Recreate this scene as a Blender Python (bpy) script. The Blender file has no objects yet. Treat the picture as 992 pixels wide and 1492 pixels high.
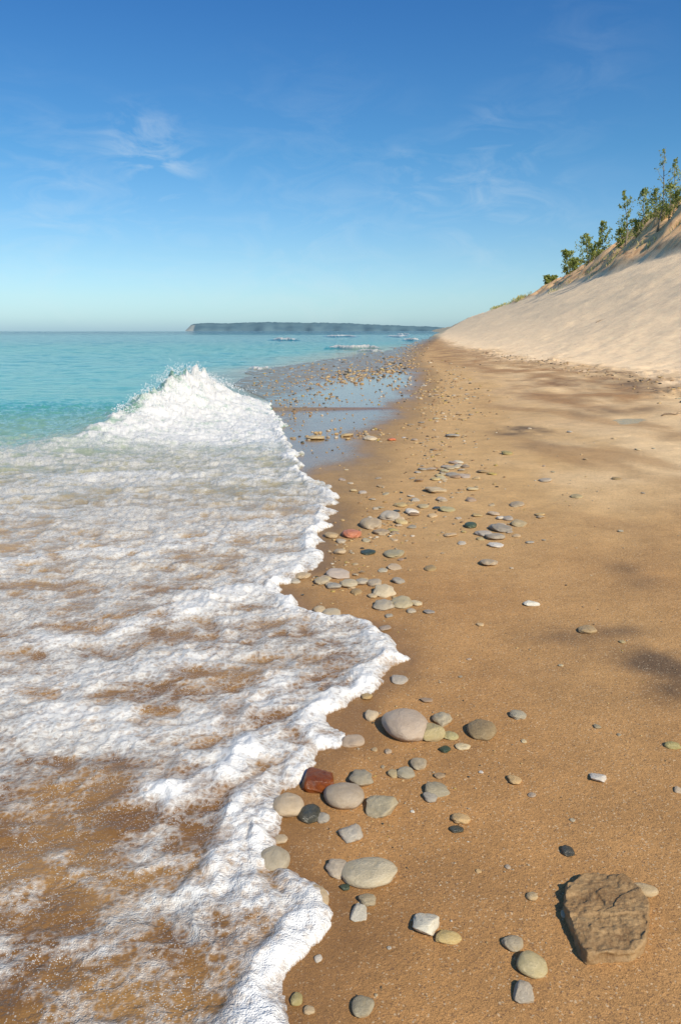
import bpy, math, random
import numpy as np
from mathutils import Vector, Matrix
random.seed(7); rng=np.random.RandomState(7)
scene=bpy.context.scene
scene.view_settings.view_transform='Standard'
scene.view_settings.look='None'
scene.view_settings.exposure=0
COL=scene.collection

# ---------------------------------------------------------------- noise
_perm=rng.permutation(256); _perm=np.concatenate([_perm,_perm,_perm])
_ang=rng.rand(256)*2*np.pi; _gx=np.cos(_ang); _gy=np.sin(_ang)
def perlin(x,y,seed=0):
    x=np.asarray(x,float)+seed*17.31; y=np.asarray(y,float)+seed*9.77
    xi=np.floor(x); yi=np.floor(y); fx=x-xi; fy=y-yi
    xi=xi.astype(np.int64)&255; yi=yi.astype(np.int64)&255
    u=fx*fx*fx*(fx*(fx*6-15)+10); v=fy*fy*fy*(fy*(fy*6-15)+10)
    def g(ix,iy,dx,dy):
        h=_perm[_perm[ix&255]+(iy&255)]
        return _gx[h]*dx+_gy[h]*dy
    a=g(xi,yi,fx,fy); b=g(xi+1,yi,fx-1,fy); c=g(xi,yi+1,fx,fy-1); d=g(xi+1,yi+1,fx-1,fy-1)
    return ((a+(b-a)*u)+((c+(d-c)*u)-(a+(b-a)*u))*v)*1.5
def fbm(x,y,o=4,seed=0,g=.5):
    s=0;a=1;t=0
    for i in range(o):
        s=s+a*perlin(x*2**i,y*2**i,seed+i*3); t+=a; a*=g
    return s/t
def ss(a,b,x):
    t=np.clip((np.asarray(x,float)-a)/(b-a),0,1); return t*t*(3-2*t)

# ---------------------------------------------------------------- camera
F=1134.0; PITCH=math.atan(264/F); CAMZ=1.5
cp,sp=math.cos(PITCH),math.sin(PITCH)
cd=bpy.data.cameras.new("camera"); cam=bpy.data.objects.new("camera",cd); COL.objects.link(cam)
cam.location=(0,0,CAMZ); cam.rotation_euler=(math.pi/2-PITCH,0,0)
cd.sensor_fit='VERTICAL'; cd.sensor_height=24; cd.lens=24*F/1492
cd.clip_start=.05; cd.clip_end=60000
scene.camera=cam
def ray(u,v):
    cx=(u-496)/F; cy=(746-v)/F
    return cx, cp+cy*sp, -sp+cy*cp
def flat(u,v,z=0.0):
    a,b,c=ray(u,v); t=(CAMZ-z)/(-c); return a*t,b*t

# ---------------------------------------------------------------- shore lines (surveyed ground points)
EDGE=[(415,1560),(420,1492),(436,1430),(478,1370),(492,1335),(465,1292),(402,1268),(392,1235),(405,1190),(400,1150),(440,1112),(488,1088),(490,1050),(530,1015),(588,962),(562,935),(540,908),(452,893),(415,852),(462,818),(472,780),(482,742),(490,712),(445,690),(425,650),(408,610),(385,580),(352,553),(380,541),(440,529),(540,515),(585,503),(628,492),(645,487)]
EW=np.array([flat(*p) for p in EDGE]); EW=np.vstack([[EW[0,0]-.1,-.5],EW,[200,900],[900,4000]])
WETL=[(560,1200),(520,900),(478,745),(522,692),(566,642),(606,592),(628,560),(626,545),(604,527),(614,508),(640,492)]
WW=np.array([flat(*p) for p in WETL])
WW=WW[np.argsort(WW[:,1])]
def xe(y): return np.interp(y,EW[:,1],EW[:,0])
def xw(y): return np.interp(y,WW[:,1],WW[:,0])
def xb(y): return -0.2+0.11*np.asarray(y,float)
def en(x,y):   # distance to the lake edge, ragged beyond the wave
    return xe(y)-x+ (1.1*perlin(x*.35,y*.12,91)+.5*perlin(x*1.1,y*.4,92))*ss(17,24,y)
def foot(y): return np.interp(y,[0,20,46,72,200],[5.4,5.7,3.9,2.7,2.3])
def footn(x,y): return foot(y)+(.9*perlin(y*.07,x*0,3)+.4*perlin(y*.25,x*0,4))*ss(5,15,y)*(1-.6*ss(50,120,y))
RND=4.2
def rise_f(dd): return .468*(np.sqrt(dd*dd+RND*RND)-RND)

def H(x,y,detail=True):
    x=np.asarray(x,float); y=np.asarray(y,float)
    d=x-xb(y); df=footn(x,y)
    beach=.05*np.maximum(d,0)+.012*np.minimum(d,0)
    dd=np.maximum(d-df,0)
    crest=22.6-df
    rise=np.where(dd>crest,rise_f(crest)+.01*(dd-crest)*np.exp(-np.maximum(dd-crest,0)/100),rise_f(dd))
    beach=np.minimum(beach,1.15)
    B=np.interp(y,[40,100,120,147,187,210,235],[10.2,10.2,9.2,7.0,5.0,2.8,0])
    q=d+1.2*perlin(y*.15,d*.15,8)
    bl=.45*ss(21.4,34,q)+.55*np.clip((q-21.4)/12.1,0,1)
    relief=(fbm(y*.22,d*.16,4,11)*1.3+.8*fbm(y*.8,d*.3,3,13))*ss(21.6,26,q)*np.clip(B/4,0,1)*.8
    z=beach+rise+B*bl+relief
    e=en(x,y)
    bed=np.where(y>15.5,-.05*np.clip(e,0,60),-.03*np.clip(e-1,0,30))
    z=z+np.maximum(bed,-3)
    z=np.where((y>15.5)&(e<0),np.maximum(z,.012),z)
    if detail:
        dry=ss(.8,3.5,d)
        z=z+fbm(x*1.3,y*1.3,3,21)*.010*ss(0,.6,d)*(1+2*dry)
        z=z+fbm(x*.5,y*.5,3,23)*.09*dry*ss(6,14,y)*(1-ss(3,8,dd))
        band=np.exp(-((d-df+.1+1.0*perlin(y*.25,0*x,31))/.9)**2)*ss(12,18,y)*(1-ss(45,80,y))*np.clip(.2+1.8*perlin(y*.35,x*0,39),0,1)
        z=z+band*np.abs(fbm(x*1.8,y*1.1,4,33))*.34
        z=z+fbm(d*.12,y*.05,4,37)*.34*ss(2,9,dd)+fbm(d*.5,y*.35,3,41)*.05*ss(1,4,dd)
    return z
def hit(u,v,N=750):
    a,b,c=ray(u,v)
    t=np.geomspace(1.3,500,N)
    h=H(a*t,b*t); z=CAMZ+c*t
    k=np.argmax(z<h)
    if k==0: return None
    f=(z[k-1]-h[k-1])/((z[k-1]-h[k-1])+(h[k]-z[k])+1e-9)
    tt=t[k-1]+(t[k]-t[k-1])*f
    return a*tt,b*tt,float(H(a*tt,b*tt)),tt

# ---------------------------------------------------------------- mesh util
def grid_mesh(name,X,Y,Z,attrs):
    nr,nc=X.shape
    me=bpy.data.meshes.new(name)
    n=nr*nc
    me.vertices.add(n)
    co=np.stack([X,Y,Z],-1).astype(np.float32).ravel()
    me.vertices.foreach_set("co",co)
    idx=np.arange(n).reshape(nr,nc)
    q=np.stack([idx[:-1,:-1],idx[:-1,1:],idx[1:,1:],idx[1:,:-1]],-1).reshape(-1,4)
    nf=len(q)
    me.loops.add(nf*4); me.polygons.add(nf)
    me.loops.foreach_set("vertex_index",q.ravel().astype(np.int32))
    me.polygons.foreach_set("loop_start",(np.arange(nf)*4).astype(np.int32))
    me.polygons.foreach_set("loop_total",np.full(nf,4,np.int32))
    me.polygons.foreach_set("use_smooth",np.ones(nf,bool))
    me.update(calc_edges=True)
    for k,v in attrs.items():
        if v.ndim==3:
            at=me.attributes.new(k,'FLOAT_COLOR','POINT')
            c4=np.ones((n,4),np.float32); c4[:,:3]=v.reshape(-1,3)
            at.data.foreach_set("color",c4.ravel())
        else:
            at=me.attributes.new(k,'FLOAT','POINT')
            at.data.foreach_set("value",v.astype(np.float32).ravel())
    ob=bpy.data.objects.new(name,me); COL.objects.link(ob)
    return ob
def poly_mesh(name,verts,faces,smooth=True):
    me=bpy.data.meshes.new(name); me.from_pydata([tuple(map(float,v)) for v in verts],[],faces)
    if smooth: me.polygons.foreach_set("use_smooth",np.ones(len(me.polygons),bool))
    me.update(); return me

class NT:
    def __init__(s,mat):
        s.t=mat.node_tree; s.n=s.t.nodes; s.l=s.t.links
    def add(s,ty,**kw):
        nd=s.n.new(ty)
        for k,v in kw.items():
            if k=='inp':
                for a,b in v.items():
                    if isinstance(b,bpy.types.NodeSocket): s.l.new(b,nd.inputs[a])
                    else: nd.inputs[a].default_value=b
            else: setattr(nd,k,v)
        return nd
    def math(s,op,a,b=0.0,clamp=False):
        nd=s.n.new('ShaderNodeMath'); nd.operation=op; nd.use_clamp=clamp
        for i,q in enumerate((a,b)):
            if isinstance(q,bpy.types.NodeSocket): s.l.new(q,nd.inputs[i])
            else: nd.inputs[i].default_value=q
        return nd.outputs[0]
    def mix(s,f,a,b,blend='MIX'):
        nd=s.n.new('ShaderNodeMix'); nd.data_type='RGBA'; nd.blend_type=blend
        for i,q in ((0,f),(6,a),(7,b)):
            if isinstance(q,bpy.types.NodeSocket): s.l.new(q,nd.inputs[i])
            elif i==0: nd.inputs[0].default_value=q
            else: nd.inputs[i].default_value=(*q[:3],1)
        return nd.outputs[2]
    def mr(s,v,a,b,c=0.0,d=1.0):
        nd=s.n.new('ShaderNodeMapRange'); s.l.new(v,nd.inputs[0])
        for i,q in ((1,a),(2,b),(3,c),(4,d)):
            if isinstance(q,bpy.types.NodeSocket): s.l.new(q,nd.inputs[i])
            else: nd.inputs[i].default_value=q
        return nd.outputs[0]
def new_mat(name):
    m=bpy.data.materials.new(name); m.use_nodes=True
    nt=NT(m); b=m.node_tree.nodes['Principled BSDF']
    return m,nt,b

# ================================================================= SAND
def rows(segs):
    out=[]
    for a,b,r in segs:
        n=int(math.log(b/a)/r); out.append(np.geomspace(a,b,n,endpoint=False))
    return np.concatenate(out+[[segs[-1][1]]])
Yr=rows([(1.0,4,.010),(4,60,.006),(60,250,.008),(250,9000,.06)])
Yr=np.concatenate([[-3,-2,-1,-.3,.2,.5,.8],Yr])
tc=np.concatenate([np.linspace(-6,-.9,25,endpoint=False),np.linspace(-.9,-.35,60,endpoint=False),np.linspace(-.35,.62,640,endpoint=False),np.linspace(.62,6,60)])
Yg,Tg=np.meshgrid(Yr,tc,indexing='ij')
Xg=Tg*(np.maximum(Yg,0)+.6)
Zg=H(Xg,Yg)
d=Xg-xb(Yg); e=en(Xg,Yg); df=footn(Xg,Yg)
def C(r,g,b): return np.array([r,g,b],float)
def cmix(a,b,t): return a+(b-a)*t[...,None]
one=np.ones(Xg.shape+(1,))
nl=fbm(Xg*.9,Yg*.45,4,51); nm=fbm(Xg*3,Yg*2.0,3,55)
brown=C(.43,.22,.078)*one; mid=C(.58,.36,.155)*one; pale=C(.74,.52,.285)*one; dune=C(.97,.71,.44)*one
t1=ss(2,8,Yg+2*nl)*.85+.15*ss(0,1,d)
c=cmix(brown,mid,t1)
t2=ss(1.1,3.0,d+1.5*nl)*ss(4.5,8,Yg)
c=cmix(c,pale,t2)
bd=fbm(d*.9+.35*Yg,Yg*.30,4,57)
c=cmix(c,C(.36,.205,.088)*one,ss(.0,.38,bd)*ss(.8,1.8,d)*ss(3,6,Yg)*.62)
belt=ss(df-4.6,df-2.6,d+1.1*nl)*(1-ss(df-1.2,df+1.6,d+.5*nm+1.4*nl))*ss(9,16,Yg)
c=cmix(c,C(.38,.215,.095)*one,belt*np.clip(.60+1.6*nl,0,1))
td=ss(df-1.0,df+1.4,d+.9*nm+1.8*nl)
c=cmix(c,dune,td*ss(6,12,Yg))
fringe=np.exp(-((d-df+.3+.8*nm+1.3*nl)/.5)**2)*ss(12,18,Yg)*np.clip(.45+2*fbm(Xg*.4,Yg*.25,3,58),0,1)
fringe=np.maximum(fringe,.9*np.exp(-((d-df+2.2+.8*nm+1.6*nl)/.45)**2)*ss(12,18,Yg)*np.clip(.1+2*fbm(Xg*.3,Yg*.2,3,59),0,1))
fringe=fringe*np.clip(.6+1.5*fbm(Xg*4,Yg*2,3,60),0,1.2)
c=cmix(c,C(.17,.095,.05)*one,np.clip(fringe,0,1)*.8)
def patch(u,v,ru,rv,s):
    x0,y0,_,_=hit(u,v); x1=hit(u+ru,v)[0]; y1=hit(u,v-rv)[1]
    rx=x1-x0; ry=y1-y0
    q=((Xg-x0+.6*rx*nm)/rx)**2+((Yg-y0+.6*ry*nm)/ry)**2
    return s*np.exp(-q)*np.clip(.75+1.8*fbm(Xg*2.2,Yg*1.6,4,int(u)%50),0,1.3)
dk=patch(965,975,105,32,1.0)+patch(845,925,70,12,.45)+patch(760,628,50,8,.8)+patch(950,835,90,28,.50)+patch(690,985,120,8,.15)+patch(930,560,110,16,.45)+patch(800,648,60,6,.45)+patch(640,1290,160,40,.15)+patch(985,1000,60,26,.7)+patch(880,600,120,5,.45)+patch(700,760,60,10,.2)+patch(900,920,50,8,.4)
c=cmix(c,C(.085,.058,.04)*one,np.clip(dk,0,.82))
damp=1-ss(.0,.6,Xg-xw(Yg)+.25*nl)
damp=damp*ss(3,6,Yg)
c=c*(1-.28*damp[...,None])
wet=(1-ss(-.6,.3,(Xg-xw(Yg)+.5*nl+.2*nm)/(1+.03*Yg)))*ss(6.0,7.5,Yg)
c=c*(1-.28*wet[...,None])
nearwet=(1-ss(.0,.25,-e+.14*nm))*(1-ss(6,8,Yg))
c=c*(1-.36*nearwet[...,None])
GR=[(300,640),(405,628),(412,600),(425,575),(452,560),(535,548),(595,540),(592,522),(608,500),(640,490)]
GW=np.array(sorted([flat(*p) for p in GR],key=lambda p:p[1]))
xg=np.interp(Yg,GW[:,1],GW[:,0])
grav=(1-ss(-.8,.8,(Xg-xg+1.3*nm+.8*nl)/(1+.02*Yg)))*ss(10.5,12.5,Yg)
grav=np.clip(grav*np.clip(.65+1.4*nm,0,1),0,1)
c=cmix(c,C(.28,.24,.17)*one,grav)
c=cmix(c,C(.22,.26,.20)*one,ss(-2.5,.2,e)*ss(15,18,Yg)*.6)
bl=ss(21.5,22.9,d+1.2*perlin(Yg*.15,d*.15,8)+.8*nm)*(np.interp(Yg,[210,235],[1,0]))
c=cmix(c,C(.97,.58,.28)*one,bl)
st=fbm(Yg*.35,Zg*1.8,4,71)
c=cmix(c,C(.50,.23,.09)*one,np.clip(bl*ss(.0,.4,st),0,1)*.8)
veg=fbm(Xg*.35,Yg*.25,4,75)
c=cmix(c,C(.28,.26,.09)*one,np.clip(bl*ss(29,33,d)*ss(-.1,.3,veg),0,1)*.7)
c=c*(1+.10*nm[...,None])
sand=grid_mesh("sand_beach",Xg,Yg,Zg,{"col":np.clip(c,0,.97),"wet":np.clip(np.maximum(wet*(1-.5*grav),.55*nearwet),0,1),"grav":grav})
sand["kind"]="structure"
m,nt,b=new_mat("sand")
pos=nt.add('ShaderNodeNewGeometry').outputs['Position']
ac=nt.add('ShaderNodeAttribute',attribute_name="col").outputs['Color']
aw=nt.add('ShaderNodeAttribute',attribute_name="wet").outputs['Fac']
ag=nt.add('ShaderNodeAttribute',attribute_name="grav").outputs['Fac']
n1=nt.add('ShaderNodeTexNoise',inp={'Vector':pos,'Scale':400.0,'Detail':2.0,'Roughness':.7}).outputs['Fac']
n2=nt.add('ShaderNodeTexNoise',inp={'Vector':pos,'Scale':22.0,'Detail':5.0,'Roughness':.65}).outputs['Fac']
n3=nt.add('ShaderNodeTexNoise',inp={'Vector':pos,'Scale':90.0,'Detail':3.0,'Roughness':.7}).outputs['Fac']
n4=nt.add('ShaderNodeTexNoise',inp={'Vector':pos,'Scale':4.0,'Detail':5.0,'Roughness':.6}).outputs['Fac']
vor=nt.add('ShaderNodeTexVoronoi',inp={'Vector':pos,'Scale':13.0})
vor2=nt.add('ShaderNodeTexVoronoi',inp={'Vector':pos,'Scale':230.0})
dry=nt.math('SUBTRACT',1.0,aw,True)
g1=nt.mr(n1,.3,.7,.58,1.42)
g2=nt.mr(n2,.3,.7,.92,1.08)
g3=nt.mr(n3,.3,.7,.90,1.10)
g4=nt.mr(n4,.3,.7,.88,1.12)
k=nt.math('MULTIPLY',nt.math('MULTIPLY',g1,g2),nt.math('MULTIPLY',g3,g4))
cc=nt.n.new('ShaderNodeCombineColor'); 
for i in range(3): nt.l.new(k,cc.inputs[i])
base=nt.mix(1.0,ac,cc.outputs[0],'MULTIPLY')
vs_=nt.add('ShaderNodeSeparateColor',inp={0:vor2.outputs['Color']})
spk=nt.mr(vs_.outputs[0],.92,.94,0,.55)
base=nt.mix(nt.math('MULTIPLY',spk,dry),base,(.14,.08,.05))
spk2=nt.mr(vs_.outputs[1],.955,.97,0,.4)
base=nt.mix(nt.math('MULTIPLY',spk2,dry),base,(.80,.66,.45))
bw=nt.add('ShaderNodeSeparateColor',inp={0:vor.outputs['Color']}).outputs[1]
gc=nt.add('ShaderNodeValToRGB',inp={0:bw}); cr=gc.color_ramp
cr.elements[0].color=(.16,.135,.10,1); cr.elements[1].color=(.48,.41,.30,1)
x=cr.elements.new(.55); x.color=(.24,.21,.155,1); x=cr.elements.new(.8); x.color=(.33,.28,.20,1)
base=nt.mix(nt.math('MULTIPLY',ag,.5),base,gc.outputs[0])
nt.l.new(base,b.inputs['Base Color'])
rough=nt.mr(aw,0,1,.85,.12)
nt.l.new(rough,b.inputs['Roughness'])
b.inputs['IOR'].default_value=1.38
hh=nt.math('ADD',nt.math('MULTIPLY',n1,.35),nt.math('ADD',nt.math('MULTIPLY',n2,.9),nt.math('MULTIPLY',n3,.6)))
hh=nt.math('MULTIPLY',hh,nt.mr(aw,0,1,1,.14))
gh=nt.math('MULTIPLY',nt.math('SUBTRACT',1.0,vor.outputs['Distance']),nt.math('MULTIPLY',ag,1.3))
hh=nt.math('ADD',hh,gh)
bp=nt.add('ShaderNodeBump',inp={'Height':hh,'Strength':.65,'Distance':.010})
nt.l.new(bp.outputs[0],b.inputs['Normal'])
sand.data.materials.append(m)

# ================================================================= WATER
Yr=rows([(1.05,6,.0036),(6,32,.0052),(32,300,.009),(300,25000,.05)])
Yr=np.concatenate([[-2,-1,0,.4,.7,.9],Yr])
tc=np.concatenate([np.linspace(-5,-.95,40,endpoint=False),np.linspace(-.95,-.46,90,endpoint=False),np.linspace(-.46,.16,700,endpoint=False),np.linspace(.16,.6,60)])
Yg,Tg=np.meshgrid(Yr,tc,indexing='ij')
Xg=Tg*(np.maximum(Yg,0)+.55)
e=en(Xg,Yg)
jag=.055*fbm(Xg*6,Yg*6,4,101)+.07*fbm(Xg*2.2,Yg*2.2,2,104)
sd=e.copy()
msk=(Yg<19)&(np.abs(e)<1.6)&(Yg>.6)
px=Xg[msk]; py=Yg[msk]; best=np.full(px.shape,9.)
for i in range(len(EW)-1):
    a=EW[i]; bb=EW[i+1]
    if a[1]>21: break
    ab=bb-a; t=np.clip(((px-a[0])*ab[0]+(py-a[1])*ab[1])/(ab@ab),0,1)
    best=np.minimum(best,np.hypot(px-a[0]-ab[0]*t,py-a[1]-ab[1]*t))
sd[msk]=np.minimum(np.abs(e[msk]),best)*np.sign(e[msk])
sd=sd+jag*(1+.12*np.clip(Yg,0,14))
def pdist(pts):
    P=np.array([flat(*p) for p in pts]); D=np.full(Xg.shape,9.)
    mk=(Yg>.5)&(Yg<20)&(Xg>-9); qx=Xg[mk]+.10*perlin(Xg[mk]*3,Yg[mk]*3,120)+.05*perlin(Xg[mk]*9,Yg[mk]*9,124); qy=Yg[mk]+.10*perlin(Xg[mk]*3,Yg[mk]*3,122)+.05*perlin(Xg[mk]*9,Yg[mk]*9,126); bs=np.full(qx.shape,9.)
    for a,bb in zip(P[:-1],P[1:]):
        ab=bb-a; t=np.clip(((qx-a[0])*ab[0]+(qy-a[1])*ab[1])/(ab@ab),0,1)
        bs=np.minimum(bs,np.hypot(qx-a[0]-ab[0]*t,qy-a[1]-ab[1]*t))
    D[mk]=bs; return D
fr=np.zeros(Xg.shape)
for pts,w,s in [([(480,1088),(420,1078),(355,1102),(310,1132),(230,1160)],.115,1.05),
              ([(390,1150),(370,1180),(340,1225),(330,1290),(370,1370),(410,1440),(400,1500)],.095,.85),
              ([(455,815),(400,838),(300,880),(190,915),(60,935)],.16,.6),
              ([(588,962),(500,985),(420,1010),(330,1050),(210,1065),(60,1050)],.13,.55),
              ([(450,893),(380,905),(280,960),(150,985),(0,1000)],.13,.45),
              ([(480,745),(400,760),(300,790),(180,800),(30,820)],.2,.42),
              ([(460,1310),(400,1340),(330,1330),(290,1290)],.08,.7),
              ([(300,1235),(200,1260),(100,1255),(0,1290)],.06,.33),
              ([(260,1400),(170,1380),(60,1420),(0,1400)],.05,.28),
              ([(445,690),(340,700),(200,690),(60,700)],.24,.42)]:
    D=pdist(pts); fr=np.maximum(fr,s*np.exp(-(D/w)**2))
brk=np.clip(.8+1.3*fbm(Xg*3,Yg*3,3,128),.08,1.1)
fr=fr*brk
edgeband=np.exp(-((sd-.06)/.075)**2)*(sd>0)
fr=np.maximum(fr,edgeband*.9*np.clip(.8+1.3*fbm(Xg*3,Yg*3,3,129),.15,1.1))
wx=Xg+.09*fbm(Xg*4,Yg*4,3,131); wy=Yg+.09*fbm(Xg*4,Yg*4,3,137)
rl=1-np.abs(fbm(wx*3.2,wy*4.6,3,141))*3.2
rl2=1-np.abs(fbm(wx*9,wy*11,3,147))*2.6
big=fbm(Xg*.9+.35*Yg,Yg*1.9,3,151)
mid_=fbm(wx*5.5,wy*7.0,4,157)
den=.30*rl+.32*rl2+.9*big+1.1*mid_
cov=np.interp(Yg,[1,1.6,2.2,3,4,6,9,11,12.5,14],[-.20,-.12,.06,.24,.30,.28,.30,.32,.25,-.1])
cov=cov-.28*(1-ss(-.95,-.15,Xg))*(1-ss(1.8,3.0,Yg))
ys=[8.5,10.5,12.4,14.3,15.6,17,19.5]
AH=[0,.12,.30,.70,.66,.28,0]
def xcrest(y): return np.interp(y,[9,12.4,15,18],[-3.8,-3.32,-2.90,-2.6])
xc=xcrest(Yg)+.12*perlin(Yg*1.3,Yg*0,160)
A=np.interp(Yg,ys,AH)*(1+.14*perlin(Yg*1.6,Yg*0,161))
dx=Xg-xc
prof=np.where(dx>0,np.clip(1-dx/1.95,0,1)**1.8,np.exp(-(np.abs(dx)/.60)**1.6))
wave=A*prof
right=ss(-.12,.14,dx+.40*fbm(Xg*2.2,Yg*2.2,4,163))
wfoam=right*ss(9.0,11.2,Yg)*(sd>0)*(1-ss(16.4,18.0,Yg+.6*big))
foam=ss(-.22,1.06,den+cov+.6*fr)*(Yg<15)*.87
foam=np.maximum(foam,np.clip(fr*1.15-.11+.35*mid_,0,1))
leftfade=1-ss(9.4,12.2,Yg+1.1*big)
foam=foam*np.maximum(leftfade,wfoam)
wstr=fbm(dx*1.2,Yg*3.5+dx*1.5,4,167)
wtex=np.clip(.84+.9*mid_+.22*rl2+.7*wstr,0.35,1)
foam=np.maximum(foam,wfoam*wtex)
foam*=(sd>0)
zs=H(Xg,Yg,False)
near=1-ss(15.2,18.5,Yg)
body=np.sqrt(np.clip(sd/.09,0,1))
amp=np.interp(Yg,[1,3,6,10,14],[.010,.018,.034,.05,.06])
und=fbm(Xg*1.7+.5*Yg,Yg*3.2,3,171)*1.1+fbm(wx*4.5,wy*6.3,2,173)*.6
frn=fbm(Xg*12,Yg*13,3,181)
bill=1-np.abs(fbm(Xg*10,Yg*10,2,183))*2.2
th=body*(.006+.025*fr*(1+.5*np.clip(Yg/6,0,2))*(1+.6*frn)+foam*(.004+.009*bill*(1+.12*Yg)+.002*frn)+amp*np.clip(sd/.4,0,1)*(und*.9+.25))
zn=np.maximum(zs,-.03)+np.where(sd>0,np.maximum(th,.003),-.03*ss(0,.05,-sd))
spk_=np.clip(fbm(Xg*6,Yg*6,3,195),0,1)**1.5*.50*np.exp(-(dx/.32)**2)
lump=(.30-np.abs(fbm(Xg*2.6+.6*dx,Yg*2.6,4,191))*.8)*.5*np.clip(wave*2,0.08,1)
wl=wave+wfoam*(lump*.6+.05*fbm(Xg*8,Yg*8,3,193)*np.clip(wave*3,.2,1))+spk_*np.clip(wave*1.6-.15,0,1)
zn=zn+wl*(sd>0)*ss(0,.25,sd)
sw=.05*fbm(Xg*.35+.1*Yg,Yg*.5,4,201)*np.interp(Yg,[10,20,80,400],[.6,1,1.6,1.2])*np.exp(-np.maximum(Yg-900,0)/300)
zf=sw*ss(.0,2.5,e)
zf=np.where(e<0,-.35*ss(0,1.5,-e),zf)
ff=np.zeros(Xg.shape)
for u0,u1,v,hgt,wd,sdn in [(392,438,496,.50,1.2,1),(474,560,508,.36,.8,2),(470,525,491,.6,2.5,3),(585,622,496,.45,1.5,4),(560,600,491,.5,2.5,5),(360,394,538,.12,.35,6),(575,600,488,.6,4,8),(520,560,512,.2,.5,9)]:
    x0,y0=flat(u0,v); x1,_=flat(u1,v)
    yy=y0+.04*y0*perlin(Xg*4/(x1-x0),0*Xg,210+sdn)
    lat=ss(x0-.15*(x1-x0),x0+.3*(x1-x0),Xg)*(1-ss(x1-.3*(x1-x0),x1+.1*(x1-x0),Xg))
    g=np.exp(-((Yg-yy)/wd)**2)*lat
    bk=np.clip(.75+.9*fbm(Xg*5/(x1-x0)*3,Yg*.8,3,220+sdn),0,1)
    zf=zf+hgt*g*(.6+.4*bk)*(e>0)
    ff=np.maximum(ff,ss(.15,.45,g*bk))
Z=zn*near+zf*(1-near)
foam=np.maximum(foam*near,ff*(e>0))
shore=np.exp(-(e/(.15+.012*Yg))**2)*(Yg>17)*(e>0)*np.clip(.1+1.5*fbm(Xg*.8,Yg*.5,3,230),0,1)
foam=np.maximum(foam,.6*shore)
one=np.ones(Xg.shape+(1,))
n=fbm(Xg*.25,Yg*.12,4,240)
sm_=fbm(Xg*2.5,Yg*3.5,4,244)
c=C(.21,.105,.036)*one
c=cmix(c,C(.35,.195,.072)*one,ss(-.3,.4,sm_)*.8)
c=cmix(c,C(.37,.25,.13)*one,ss(2.5,7,Yg+1.5*n))
c=cmix(c,C(.34,.31,.19)*one,ss(6.5,9,Yg+1.5*n))
c=cmix(c,C(.19,.35,.24)*one,ss(8.2,12,Yg-.45*(Xg+2.5)+1.5*n))
c=cmix(c,C(.050,.32,.275)*one,ss(12.5,18,Yg-.3*(Xg+3)+1.2*n))
c=cmix(c,C(.012,.25,.265)*one,ss(20,45,Yg+8*n))
c=cmix(c,C(.005,.16,.22)*one,ss(50,130,Yg*(1+.35*n)))
c=cmix(c,C(.002,.075,.14)*one,ss(140,700,Yg*(1+.3*n)))
c=cmix(c,C(.27,.27,.18)*one,np.exp(-(np.clip(e,0,999)/(.05*Yg+.6))**2)*ss(15,18,Yg)*(1-ss(50,100,Yg)))
lake=grid_mesh("lake_water",Xg,Yg,Z,{"col":c,"foam":np.clip(foam,0,1),"fary":ss(12,80,Yg),"hor":ss(60,600,Yg),"thick":np.clip(np.maximum(fr,.7*wfoam),0,1)})
lake["kind"]="structure"
m,nt,b=new_mat("water")
pos=nt.add('ShaderNodeNewGeometry').outputs['Position']
ac=nt.add('ShaderNodeAttribute',attribute_name="col").outputs['Color']
af=nt.add('ShaderNodeAttribute',attribute_name="foam").outputs['Fac']
ay=nt.add('ShaderNodeAttribute',attribute_name="fary").outputs['Fac']
ah=nt.add('ShaderNodeAttribute',attribute_name="hor").outputs['Fac']
at=nt.add('ShaderNodeAttribute',attribute_name="thick").outputs['Fac']
fn=nt.add('ShaderNodeTexNoise',inp={'Vector':pos,'Scale':40.0,'Detail':6.0,'Roughness':.7}).outputs['Fac']
fv=nt.add('ShaderNodeTexVoronoi',inp={'Vector':pos,'Scale':210.0,'Randomness':1.0})
fvb=nt.add('ShaderNodeTexVoronoi',inp={'Vector':pos,'Scale':95.0,'Randomness':1.0})
fv2=nt.add('ShaderNodeTexVoronoi',feature='DISTANCE_TO_EDGE',inp={'Vector':pos,'Scale':38.0,'Randomness':1.0})
lace=nt.mr(fv2.outputs['Distance'],0,.30,.20,-.16)
q=nt.math('ADD',af,nt.mr(fn,.25,.75,-.34,.34))
q=nt.math('ADD',q,lace)
q=nt.math('ADD',q,nt.math('MULTIPLY',at,.22))
fm=nt.mr(q,.14,1.06,0,1)
fm=nt.math('MULTIPLY',fm,nt.mr(af,0,.12,0,1))
bc=nt.add('ShaderNodeSeparateColor',inp={0:fv.outputs['Color']}).outputs[0]
bub_glint=nt.math('MULTIPLY',nt.mr(bc,.58,.62),nt.mr(fv.outputs['Distance'],.42,.26))  # white bubble dots in the colour, also painted in as sun glints
bc2=nt.add('ShaderNodeSeparateColor',inp={0:fvb.outputs['Color']}).outputs[0]
bub_glint2=nt.math('MULTIPLY',nt.mr(bc2,.80,.82),nt.mr(fvb.outputs['Distance'],.32,.2))
clus=nt.mr(nt.add('ShaderNodeTexNoise',inp={'Vector':pos,'Scale':9.0,'Detail':3.0}).outputs[0],.36,.56,.2,1)
bub_glint=nt.math('MULTIPLY',nt.math('MULTIPLY',nt.math('MAXIMUM',bub_glint,bub_glint2),clus),nt.mr(ay,0,.05,.85,0))
bub_glint=nt.math('MULTIPLY',bub_glint,nt.mr(af,-.001,.02,.7,1))
fm2=nt.math('MAXIMUM',fm,bub_glint)
white=nt.mix(at,(.65,.62,.565),(.84,.82,.785))
wc=nt.mix(fm2,ac,white)
nt.l.new(wc,b.inputs['Base Color'])
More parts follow.
